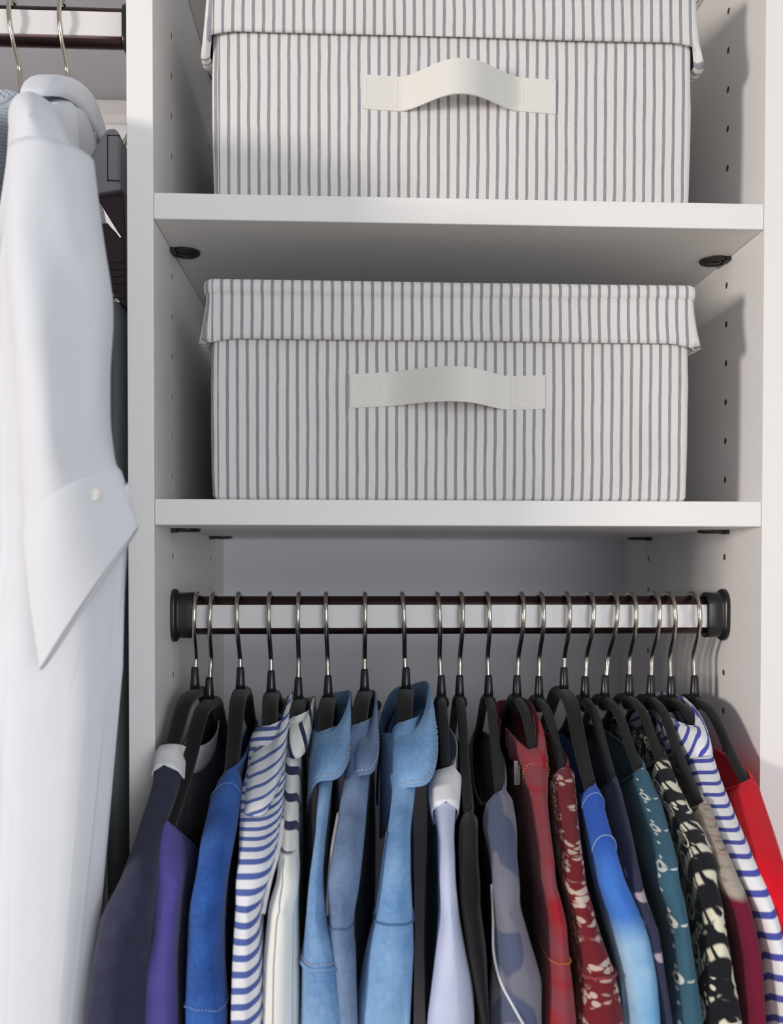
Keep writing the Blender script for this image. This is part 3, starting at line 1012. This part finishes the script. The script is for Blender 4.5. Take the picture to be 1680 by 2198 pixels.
def f_cream(k, u, v, uv, ob):
    """ivory blouse: bold navy bars on the upper part, fine pleat lines below"""
    t = k.math('FRACT', k.math('DIVIDE', k.math('ADD', v, k.math('MULTIPLY', u, 0.6)), 0.030))
    bar = k.math('MULTIPLY', k.step(t, 0.0, 0.04), k.step(t, 0.36, 0.32))
    zone = k.math('MULTIPLY', k.step(v, -0.175, -0.170), k.step(v, -0.040, -0.044))
    bar = k.math('MULTIPLY', bar, zone)
    lines = k.step(k.math('ABSOLUTE', k.math('SUBTRACT', k.math('FRACT', k.math('DIVIDE', k.math('ADD', u, 0.05), 0.0058)), 0.5)), 0.05, 0.02)
    lines = k.math('MULTIPLY', lines, k.math('MULTIPLY', k.step(v, -0.172, -0.18), 0.75))
    tick = k.math('MULTIPLY', k.step(k.math('SINE', k.math('MULTIPLY', u, 3600)), 0.3, 0.5), k.step(k.vor(uv, 75, rnd=0.6), 0.20, 0.15))
    tick = k.math('MULTIPLY', tick, k.step(v, -0.05, -0.04))
    return k.mix(k.math('MAXIMUM', k.math('MAXIMUM', bar, lines), tick), lin((226, 228, 224)), lin((44, 48, 84)))
F_CREAM = cloth('ivory_blouse_navy_marks', f_cream)

def f_slate(k, u, v, uv, ob):
    n = k.noise(k.vec(k.math('MULTIPLY', u, 55), k.math('MULTIPLY', v, 16)), 1.0, 1)
    return k.mix(k.step(n, 0.49, 0.51), lin((84, 92, 118)), lin((120, 119, 134)))
F_SLATE = cloth('slate_camouflage', f_slate)

def f_redshirt(k, u, v, uv, ob):
    n = k.noise(uv, 34, 2)
    a = k.mix(k.step(n, 0.36, 0.56), lin((158, 30, 44)), lin((138, 66, 76)))
    n2 = k.noise(k.vec(k.math('MULTIPLY', u, 50), k.math('MULTIPLY', v, 30), 3.3), 1.0, 2)
    return k.mix(k.step(n2, 0.72, 0.80), a, lin((196, 104, 70)))
F_REDSHIRT = cloth('red_woven_stripe', f_redshirt)

def f_dye(k, u, v, uv, ob):
    n = k.noise(k.vec(k.math('MULTIPLY', u, 45), k.math('MULTIPLY', v, 22)), 1.0, 3)
    x = k.math('ADD', v, k.math('MULTIPLY', k.math('SUBTRACT', n, 0.5), 0.05))
    a = k.mix(k.step(x, -0.170, -0.200), lin((44, 92, 190)), lin((66, 120, 206)))
    return k.mix(k.step(x, -0.222, -0.242), a, k.mix(k.step(n, 0.35, 0.65), lin((96, 160, 210)), lin((160, 196, 226))))
F_DYE = cloth('blue_dip_dye_cotton', f_dye)

def f_dark(k, u, v, uv, ob):
    big = k.vor(uv, 85, rnd=0.8)
    f = k.math('MULTIPLY', k.step(big, 0.36, 0.28), k.step(v, -0.185, -0.195))
    return k.mix(f, lin((50, 52, 76)), lin((176, 160, 172)))
F_DARK = cloth('dark_slate_knit', f_dark)

def f_teal(k, u, v, uv, ob):
    b = k.math('MULTIPLY', k.math('SUBTRACT', k.math('FRACT', k.math('DIVIDE', v, 0.0345)), 0.5), 0.0345)
    def r(du, dv):
        return k.math('SQRT', k.math('ADD', k.math('POWER', k.math('ABSOLUTE', k.math('ADD', u, du + 0.0050)), 2.0), k.math('POWER', k.math('ABSOLUTE', k.math('ADD', b, dv)), 2.0)))
    ringd = k.math('ABSOLUTE', k.math('SUBTRACT', r(0, 0), 0.0029))
    mk = k.step(ringd, 0.0013, 0.0009)
    for du, dv, rad in ((0, 0.0066, 0.0017), (0, -0.0066, 0.0017), (0.0056, 0, 0.0011), (-0.0056, 0, 0.0011), (0, 0.0155, 0.0015)):
        mk = k.math('MAXIMUM', mk, k.step(r(du, dv), rad, rad * 0.7))
    mk = k.math('MULTIPLY', mk, k.step(k.noise(uv, 400, 1), 0.25, 0.42))
    return k.mix(mk, k.mix(k.noise(ob, 40, 2), lin((50, 88, 108)), lin((64, 104, 124))), lin((206, 214, 206)))
F_TEAL = cloth('teal_cotton_white_motifs', f_teal)

def f_ikat(k, u, v, uv, ob):
    au = k.math('ABSOLUTE', u)
    ch = k.math('FRACT', k.math('DIVIDE', k.math('ADD', v, k.math('MULTIPLY', au, 1.1)), 0.0225))
    row = k.math('MULTIPLY', k.step(ch, 0.10, 0.20), k.step(ch, 0.56, 0.46))
    sl = k.math('FRACT', k.math('DIVIDE', k.math('ADD', u, k.math('MULTIPLY', v, 0.35)), 0.0058))
    leaf = k.math('MULTIPLY', k.step(sl, 0.08, 0.2), k.step(sl, 0.85, 0.7))
    n = k.step(k.noise(uv, 55, 2), 0.40, 0.46)
    a = k.math('MULTIPLY', k.math('MULTIPLY', row, leaf), n)
    dots = k.math('MULTIPLY', k.step(k.vor(uv, 150, rnd=0.8), 0.30, 0.20), k.math('SUBTRACT', 1.0, n))
    big = k.vor(uv, 34, rnd=0.5)
    oval = k.step(k.math('ABSOLUTE', k.math('SUBTRACT', big, 0.24)), 0.05, 0.03)
    core = k.step(big, 0.12, 0.08)
    ink = k.math('MAXIMUM', k.math('MAXIMUM', a, dots), oval)
    return k.mix(core, k.mix(ink, lin((24, 25, 32)), lin((226, 222, 200))), lin((168, 140, 146)))
F_IKAT = cloth('black_cream_leaf_print', f_ikat)

def f_beige(k, u, v, uv, ob):
    n = k.noise(uv, 130, 3)
    a = k.mix(k.step(n, 0.50, 0.66), lin((172, 160, 148)), lin((118, 112, 98)))
    ln = k.step(k.math('ABSOLUTE', k.math('SUBTRACT', k.math('FRACT', k.math('DIVIDE', v, 0.017)), 0.5)), 0.035, 0.015)
    a = k.mix(k.math('MULTIPLY', ln, k.step(v, -0.19, -0.175)), a, lin((172, 92, 92)))
    return k.mix(k.step(v, -0.206, -0.212), a, lin((112, 20, 50)))
F_BEIGE = cloth('beige_print_maroon_sleeve', f_beige)

def f_check(k, u, v, uv, ob):
    a = k.step(k.math('ABSOLUTE', k.math('SUBTRACT', k.math('FRACT', k.math('DIVIDE', u, 0.006)), 0.5)), 0.14, 0.10)
    b = k.step(k.math('ABSOLUTE', k.math('SUBTRACT', k.math('FRACT', k.math('DIVIDE', v, 0.006)), 0.5)), 0.14, 0.10)
    return k.mix(k.math('MULTIPLY', k.math('ADD', a, b), 0.45), lin((224, 228, 234)), lin((96, 118, 146)))
F_CHECK = cloth('pale_blue_check', f_check)
F_TROUS = cloth('charcoal_trouser_cloth', plain((98, 103, 104), (116, 120, 120), 200))
M_ORANGE = simple('orange_thread', (214, 130, 60), 0.8)
M_PALETH = simple('pale_thread', (176, 170, 178), 0.8)
M_WHTH = simple('white_thread', (222, 226, 236), 0.8)
M_BLTH = simple('pale_blue_thread', (140, 168, 210), 0.8)
M_DKDEN = cloth('dark_denim_seam', denim((58, 88, 132), (84, 120, 166)))
M_TAG = simple('white_care_label', (226, 222, 220), 0.8)

SPEC = {
    1: ('cardigan', 'dark navy knit top with wide white neckband, beside the white panel', 'top', F_NAVY, dict(folds=1.6, sn=.078, rx=.0125, dip=(-.022, -.012), rho=.022)),
    2: ('blouse', 'purple wide-necked top low on its hanger between navy and blue tops', 'top', F_PURPLE, dict(folds=1.7, sn=.142, rx=.009, dip=(-.06, -.06))),
    3: ('blouse', 'royal blue top between the purple and the blue-striped shirt', 'top', F_ROYAL, dict(folds=1.9, sn=.102, rx=.010)),
    4: ('dress_shirt', 'white shirt with fine blue stripes and folded striped collar beside the denim shirts', 'shirt', F_STR1, dict(folds=1.4, sn=.06, rx=.014, rho=.02)),
    5: ('blouse', 'ivory blouse with bold navy marks and thin pleat lines', 'blouse', F_CREAM, dict(sn=.046, rx=.012)),
    6: ('denim_shirt', 'light blue denim shirt with gathered sleeve seam, beside the ivory blouse', 'shirt', F_DEN1, dict(folds=1.4, sn=.06, rx=.016)),
    7: ('denim_shirt', 'greyish blue denim shirt between two lighter denim shirts', 'shirt', F_DEN2, dict(folds=1.5, sn=.06, rx=.014)),
    8: ('denim_shirt', 'mid blue denim shirt with tall wide collar, next to the white-shouldered top', 'shirt', F_DEN3, dict(folds=1.8, sn=.06, rx=.018)),
    9: ('blouse', 'pale lavender top with white shoulder', 'top', F_LAV, dict(folds=1.5, sn=.095, rx=.010)),
    10: ('blouse', 'plain black top between the lavender and slate tops', 'top', F_BLACK, dict(sn=.138, rx=.008)),
    11: ('blouse', 'slate and grey patterned top with white piping', 'top', F_SLATE, dict(folds=2.0, sn=.118, rx=.010)),
    12: ('shirt', 'red woven shirt with orange stitching and stand-up collar', 'shirt', F_REDSHIRT, dict(folds=1.5, sn=.075, rx=.012)),
    13: ('blouse', 'burgundy blouse with cream flower print', 'blouse', F_FLOR, dict(sn=.092, rx=.010)),
    14: ('blouse', 'bright blue dip-dyed top fading to pale blue', 'top', F_DYE, dict(folds=2.0, sn=.122, rx=.010)),
    15: ('blouse', 'narrow dark slate top between dip-dyed blue and teal tops', 'top', F_DARK, dict(sn=.102, rx=.008)),
    16: ('blouse', 'teal blouse with a row of white flower motifs', 'blouse', F_TEAL, dict(folds=1.3, sn=.094, rx=.009)),
    17: ('blouse', 'black blouse with cream leaf print', 'blouse', F_IKAT, dict(sn=.084, rx=.009)),
    18: ('blouse', 'beige printed top with maroon lower sleeve', 'top', F_BEIGE, dict(sn=.130, rx=.008)),
    19: ('shirt', 'white top with bold blue horizontal stripes next to the red top', 'top', F_STR2, dict(sn=.056, rx=.013, dip=(-.04, .004))),
    20: ('sweater', 'bright red knit top beside the drilled white panel', 'top', F_RED, dict(folds=1.6, sn=.106, rx=.010)),
}
NEXT = {1: 'dark navy top with white neckband', 2: 'purple top', 3: 'royal blue top', 4: 'fine blue-striped shirt', 5: 'ivory blouse', 6: 'light denim shirt', 7: 'greyish denim shirt',
        8: 'mid blue denim shirt with tall collar', 9: 'white-shouldered lavender top', 10: 'plain black top', 11: 'slate patterned top', 12: 'red stitched shirt', 13: 'burgundy floral blouse',
        14: 'blue dip-dyed top', 15: 'narrow dark slate top', 16: 'teal motif blouse', 17: 'black and cream leaf-print blouse', 18: 'beige and maroon top', 19: 'boldly striped white top', 20: 'bright red top'}

gar = {}
G[1]['hx'] = 0.0204
for i, d in G.items():
    name, label, cat, mat, kw = SPEC[i]
    g = Garment(name, label, cat, d['n'], d['path'], d['L'], mat, seed=i * 3.7, group='clothes on the lower rod', **kw).body()
    gar[i] = g
    kind = 'black velvet hanger with steel hook holding the ' if i in WIDE else 'slim black hanger with steel hook holding the '
    hanger(kind + NEXT[i], d['n'][0], d['n'][1], d['hx'], d['L'], g.tip_x, i in WIDE, ZR, 'black hangers on the lower rod', g)

# details of single garments
gar[1].band(0.020, 0.022, F_WHITE, label='wide white neckband')
gar[2].binding(F_PURPLE)
gar[3].binding(F_ROYAL)
gar[3].ring(z=-0.2625, mat=M_BLTH, r=0.0004, name='hem_stitching', dash=True)
gar[3].ring(s=0.118, mat=M_BLTH, r=0.0002, name='shoulder_stitching', reach=0.014)
gar[4].collar(F_STR1B, 0.0825, 0.0125, 0.062, (-.130, -.104, -.118, -.128), (-.1625, -.138, -.15, -.170), 0.0142, 0.150, stand=0.02)
gar[5].collar(F_CREAM, 0.1040, 0.0090, 0.046, (-.119, -.108, -.116, -.118), (-.139, -.128, -.135, -.14), 0.0092, 0.085, stand=0.012)
gar[6].collar(F_DEN1, 0.1275, 0.0155, 0.062, (-.1245, -.1045, -.113, -.130), (-.1470, -.132, -.148, -.178), 0.0170, 0.116, thread=M_PALETH, point=0.012)
gar[7].collar(F_DEN2, 0.1535, 0.0100, 0.060, (-.1270, -.1045, -.112, -.128), (-.1450, -.132, -.146, -.164), 0.0110, 0.110, thread=M_PALETH)
gar[8].collar(F_DEN3, 0.1870, 0.0195, 0.064, (-.1245, -.0965, -.108, -.134), (-.1500, -.124, -.146, -.196), 0.0212, 0.124, thread=M_PALETH, point=0.014)
gar[6].ring(z=-0.2385, mat=F_DEN1, r=0.0016, name='sleeve_seam', off=0.0004)
gar[6].ring(z=-0.2350, mat=M_PALETH, r=0.0004, name='topstitching', dash=True)
gar[7].ring(z=-0.2150, mat=M_DKDEN, r=0.0005, name='sleeve_seam')
gar[8].ring(z=-0.2130, mat=M_DKDEN, r=0.0006, name='sleeve_seam')
gar[7].cord([(-.165, -.98), (-.18, -.99), (-.20, -.98), (-.212, -.9)], 0.0011, M_PALETH, name='placket_edge')
gar[8].cord([(-.172, -.98), (-.185, -.99), (-.20, -.98), (-.211, -.92)], 0.0010, M_DKDEN, name='placket_edge')
gar[4].cord([(-.168, .93), (-.18, .95), (-.195, .95), (-.212, .93)], 0.0016, F_WHITE, name='placket_edge')
gar[9].band(0.030, 0.034, F_WHITE, name='white_yoke', label='white shoulder yoke')
gar[11].cord([(-.196, -.75), (-.215, -.85), (-.235, -.75), (-.25, -.45), (-.265, -.05), (-.28, .3)], 0.0008, M_WHTH)
gar[11].binding(F_SLATE)
gar[12].ring(s=0.088, mat=M_ORANGE, r=0.0005, name='orange_stitching', reach=0.03, dash=True)
gar[12].ring(z=-0.238, mat=M_ORANGE, r=0.0005, name='orange_stitching', dash=True)
gar[12].collar(F_REDSHIRT, 0.2790, 0.0115, 0.072, (-.138, -.112, -.122, -.130), (-.146, -.135, -.14, -.15), 0.0118, 0.092, stand=0.015)
gar[13].binding(F_FLOR)
gar[13].ring(z=-0.247, mat=F_REDSHIRT, r=0.0010, name='sleeve_seam')
gar[14].ring(s=0.130, mat=M_BLTH, r=0.0003, name='shoulder_stitching', reach=0.010)
gar[14].ring(s=0.172, mat=M_BLTH, r=0.0004, name='shoulder_stitching', reach=0.010)
gar[16].binding(F_TEAL)
gar[17].binding(F_IKAT)
gar[18].binding(F_BEIGE)
gar[19].collar(F_STR2B, 0.4040, 0.0125, 0.058, (-.1225, -.108, -.114, -.118), (-.140, -.130, -.138, -.15), 0.0125, 0.085, stand=0.022, wav=0.001)
gar[20].binding(F_RED)
vv, ff = box_vf(0.2655, 0.2700, 0.000, 0.0012, -0.164, -0.146)
gar[12].part('care_label', (vv, ff), M_TAG, smooth=False)

# ---------------------------------------------------------------- the neighbouring bay: white shirt, check shirt, clip hanger, trousers
WN = (-0.0810, 0.3580)
WP = [(0.345, -0.0720, 0.0150), (0.310, -0.0600, 0.0145), (0.280, -0.0480, 0.0155), (0.2604, -0.0400, 0.0165), (0.242, -0.0370, 0.0200), (0.1523, -0.0360, 0.0310), (0.0568, -0.0383, 0.0400), (-0.0234, -0.0395, 0.0505), (-0.077, -0.0398, 0.0510), (-0.1308, -0.0417, 0.0495), (-0.1848, -0.0466, 0.0450), (-0.2118, -0.0503, 0.0420), (-0.2654, -0.0554, 0.0374)]
ws = Garment('dress_shirt', 'plain white shirt with buttoned cuff hanging in the neighbouring bay', 'shirt', WN, WP, 0.21, F_SHIRT, sn=.055, rx=.02, dip=(-.03, .0), seed=5.5, hem=-0.45, folds=2.4, rho=.034, tau=.022, group='shirts on the upper rod', back=0.18, hin=0.018, fk=6.5, fa=1.5)
ws.body()
ws.collar(F_SHIRT, -0.0795, 0.0180, 0.056, (.3575, .372, .368, .362), (.330, .345, .345, .335), 0.0195, 0.085, stand=0.02)
hanger('slim hanger with steel hook holding the plain white shirt', WN[0], WN[1], -0.0833, 0.21, ws.tip_x, False, LZ, 'hangers on the upper rod', ws)
# sleeve with cuff
SL = [(-0.0427, 0.2264), (-0.0409, 0.1895), (-0.0388, 0.1425), (-0.0356, 0.1029), (-0.0327, 0.0531), (-0.0298, 0.0032), (-0.0234, -0.0571)]
SR = [(0.0019, 0.2236), (0.0074, 0.1903), (0.0146, 0.1433), (0.0127, 0.1034), (0.0135, 0.0684), (0.0194, 0.0459), (0.0277, 0.0209)]
def sleeve():
    Lp = smooth_path([(x, 0, z) for x, z in SL], 8)
    Rp = smooth_path([(x, 0, z) for x, z in SR], 8)
    V, U, F = [], [], []
    seg = 40
    n = len(Lp)
    for i in range(n):
        a, b = Lp[i], Rp[i]
        c, h = (a + b) / 2, (b - a) / 2
        q = i / (n - 1)
        dep = (0.022 + 0.006 * math.sin(q * 3)) * (1 - 0.72 * max(0.0, (q - 0.62) / 0.38) ** 1.3)
        yc = -0.160 - 0.012 * min(q * 4, 1)
        for k in range(seg):
            w = 2 * PI * k / seg
            fold = 1 + 0.16 * min(q * 3, 1) * math.sin(3 * w + 1.2 + 2.2 * q) + 0.10 * noise.noise(Vector((math.cos(w) * 1.6, math.sin(w) * 1.6, q * 5)))
            p = c + h * math.cos(w)
            V.append((p.x, yc - dep * fold * math.sin(w), p.z)); U.append((w * 0.03, p.z))
    # turn the edge in
    for m_ in (0.90, 0.86):
        a, b = Lp[-1], Rp[-1]
        c, h = (a + b) / 2, (b - a) / 2
        for k in range(seg):
            w = 2 * PI * k / seg
            p = c + h * math.cos(w) * m_
            V.append((p.x, -0.172 - 0.006 * m_ * math.sin(w), p.z + (0.0 if m_ > 0.88 else 0.03))); U.append((w * 0.03, p.z))
    for i in range(n + 1):
        for k in range(seg):
            k2 = (k + 1) % seg
            F.append((i * seg + k, i * seg + k2, (i + 1) * seg + k2, (i + 1) * seg + k))
    F.append(tuple(range(seg - 1, -1, -1)))
    s = mobj('sleeve', V, F, F_SHIRT, ws.t, uvs=U)
    # cuff band round the end of the sleeve
    V, F = [], []
    for j, i in enumerate((n - 12, n - 11, n - 6, n - 1)):
        for k in range(seg):
            x, y, z = V0(i * seg + k, s)
            g_ = (0.0002, 0.0016, 0.0018, 0.0012)[j]
            w = 2 * PI * k / seg
            V.append((x + g_ * math.cos(w), y - g_ * math.sin(w), z))
    for i in range(3):
        for k in range(seg):
            k2 = (k + 1) % seg
            F.append((i * seg + k, i * seg + k2, (i + 1) * seg + k2, (i + 1) * seg + k))
    cf = mobj('cuff', V, F, F_SHIRT, s)
    # button
    bxc = Vector(V0((n - 9) * seg + 6, s))
    v, f = tube_vf([bxc + Vector((0.0, 0.001, 0)), bxc + Vector((0.0006, -0.0026, 0)), bxc + Vector((0.0006, -0.0030, 0))], lambda q: 0.0034 if q < 0.9 else 0.0028, 16)
    mobj('button', v, f, M_TAG, s)
def V0(i, o):
    b = o['_b']
    c = o.data.vertices[i].co
    return (c.x + b[0], c.y + b[1], c.z + b[2])
sleeve()

CN = (-0.1171, 0.3580)
CP = [(0.345, -0.1130, 0.012), (0.2545, -0.0950, 0.012), (0.2331, -0.1050, 0.012), (0.1093, -0.1200, 0.0143), (-0.2644, -0.1300, 0.0184)]
cs = Garment('dress_shirt', 'pale blue checked shirt half hidden behind the white shirt', 'shirt', CN, CP, 0.20, F_CHECK, sn=.055, rx=.014, seed=8.1, hem=-0.45, group='shirts on the upper rod', back=0.18).body()
cs.collar(F_CHECK, -0.1185, 0.0125, 0.056, (.345, .362, .358, .350), (.318, .335, .335, .325), 0.0135, 0.09, stand=0.02)
hanger('slim hanger with steel hook holding the pale blue checked shirt', CN[0], CN[1], -0.1222, 0.20, cs.tip_x, False, LZ, 'hangers on the upper rod', cs)

# clip hanger with trousers
M_CLIP = simple('grey_clip_plastic', (124, 122, 126), 0.45)
M_MAROON = simple('dark_maroon_plastic', (44, 24, 34), 0.40)
ch = thing('clip_hanger', 'dark plastic clip hanger with grey domed clip beside the white panel', 'clip hanger', (-0.040, 0.05, 0.19))
dome = [(-0.039, 0.3277), (-0.033, 0.3279), (-0.0293, 0.322), (-0.0291, 0.282), (-0.0462, 0.2793), (-0.058, 0.2801), (-0.0604, 0.2857), (-0.0562, 0.2976), (-0.0495, 0.311), (-0.0436, 0.3217)]
v, f = prism_y(dome, 0.024, 0.046)
cb = bevel(mobj('clip', v, f, M_CLIP, ch, smooth=False), 0.002, 3)
v, f = prism_y([(-0.0385, 0.3216), (-0.0305, 0.3220), (-0.0307, 0.2886), (-0.0386, 0.2890)], 0.0232, 0.026)
bevel(mobj('clip_tab', v, f, M_CLIP, cb, smooth=False), 0.0007, 2)
frame = []
for a, b, c, d in ((-0.0392, -0.0298, 0.3216, 0.3226), (-0.0392, -0.0298, 0.2880, 0.2890), (-0.0392, -0.0385, 0.2880, 0.3226)):
    frame.append(box_vf(a, b, 0.0236, 0.0246, c, d))
v, f = join_vf(frame)
mobj('clip_groove', v, f, M_LOCK, cb, smooth=False)
v, f = prism_y([(-0.0497, 0.2805), (-0.0284, 0.2827), (-0.0275, 0.2449), (-0.0334, 0.2529), (-0.0472, 0.2754)], 0.030, 0.044)
bevel(mobj('clip_bracket', v, f, M_MAROON, ch, smooth=False), 0.0008, 2)
v, f = prism_y([(-0.055, 0.257), (-0.0403, 0.2587), (-0.0376, 0.2552), (-0.0341, 0.2518), (-0.0317, 0.2476), (-0.0275, 0.2501), (-0.0273, 0.1956), (-0.0301, 0.1974), (-0.0395, 0.2096), (-0.0474, 0.2358)], 0.028, 0.046)
jw = bevel(mobj('clip_jaw', v, f, M_MAROON, ch, smooth=False), 0.0008, 2)
for k, z in enumerate((0.2290, 0.2236, 0.2182, 0.2128, 0.2074, 0.2020)):
    bx('rib', -0.0440 + 0.0016 * k, -0.0280, 0.0270, 0.0290, z, z + 0.0014, M_LOCK, jw)
v, f = tube_vf(smooth_path([(-0.0300, 0.035, 0.320), (-0.0270, 0.055, 0.345), (-0.0265, YR, 0.362), (-0.0265, YR, 0.392), (-0.0265, YR - 0.011, 0.409), (-0.0265, YR - 0.0162, 0.428), (-0.0265, YR - 0.0085, 0.4465), (-0.0265, YR, 0.4478), (-0.0265, YR + 0.009, 0.4455), (-0.0265, YR + 0.0150, 0.426)], 6), 0.0019, 10)
mobj('hook', v, f, M_CHROME, ch)

def trousers():
    V, U, F = [], [], []
    nz_, seg = 30, 28
    for j in range(nz_ + 1):
        q = j / nz_
        z = 0.200 - 0.70 * q
        hw = 0.0085 + 0.0035 * min(q * 6, 1) - 0.002 * q
        xc = -0.0350 - 0.002 * math.sin(q * 3)
        for k in range(seg):
            w = 2 * PI * k / seg
            c, s = math.cos(w), math.sin(w)
            sy = abs(s) ** 0.6 * (1 if s >= 0 else -1)
            sx = abs(c) ** 0.8 * (1 if c >= 0 else -1)
            x = xc + sx * hw * (1 + 0.18 * noise.noise(Vector((c * 2, s * 5, q * 4))))
            x = min(x, -0.0205)
            V.append((x, 0.115 - sy * (0.085 + 0.01 * q) , z)); U.append((w * 0.03, z))
    for j in range(nz_):
        for k in range(seg):
            k2 = (k + 1) % seg
            F.append((j * seg + k, (j + 1) * seg + k, (j + 1) * seg + k2, j * seg + k2))
    F.append(tuple(range(seg))); F.append(tuple(nz_ * seg + k for k in range(seg - 1, -1, -1)))
    o = thing('trousers', 'charcoal trousers hanging from the clip hanger beside the white panel', 'trousers', (-0.035, 0.115, -0.50))
    mobj('trouser_legs', V, F, F_TROUS, o, uvs=U)
    v, f = join_vf([tube_vf([(-0.0445, 0.022, 0.1995), (-0.0445, 0.208, 0.1995)], 0.0018, 6)])
    mobj('waistband', v, f, F_TROUS, o)
trousers()

for o in bpy.data.objects:
    if '_b' in o:
        del o['_b']
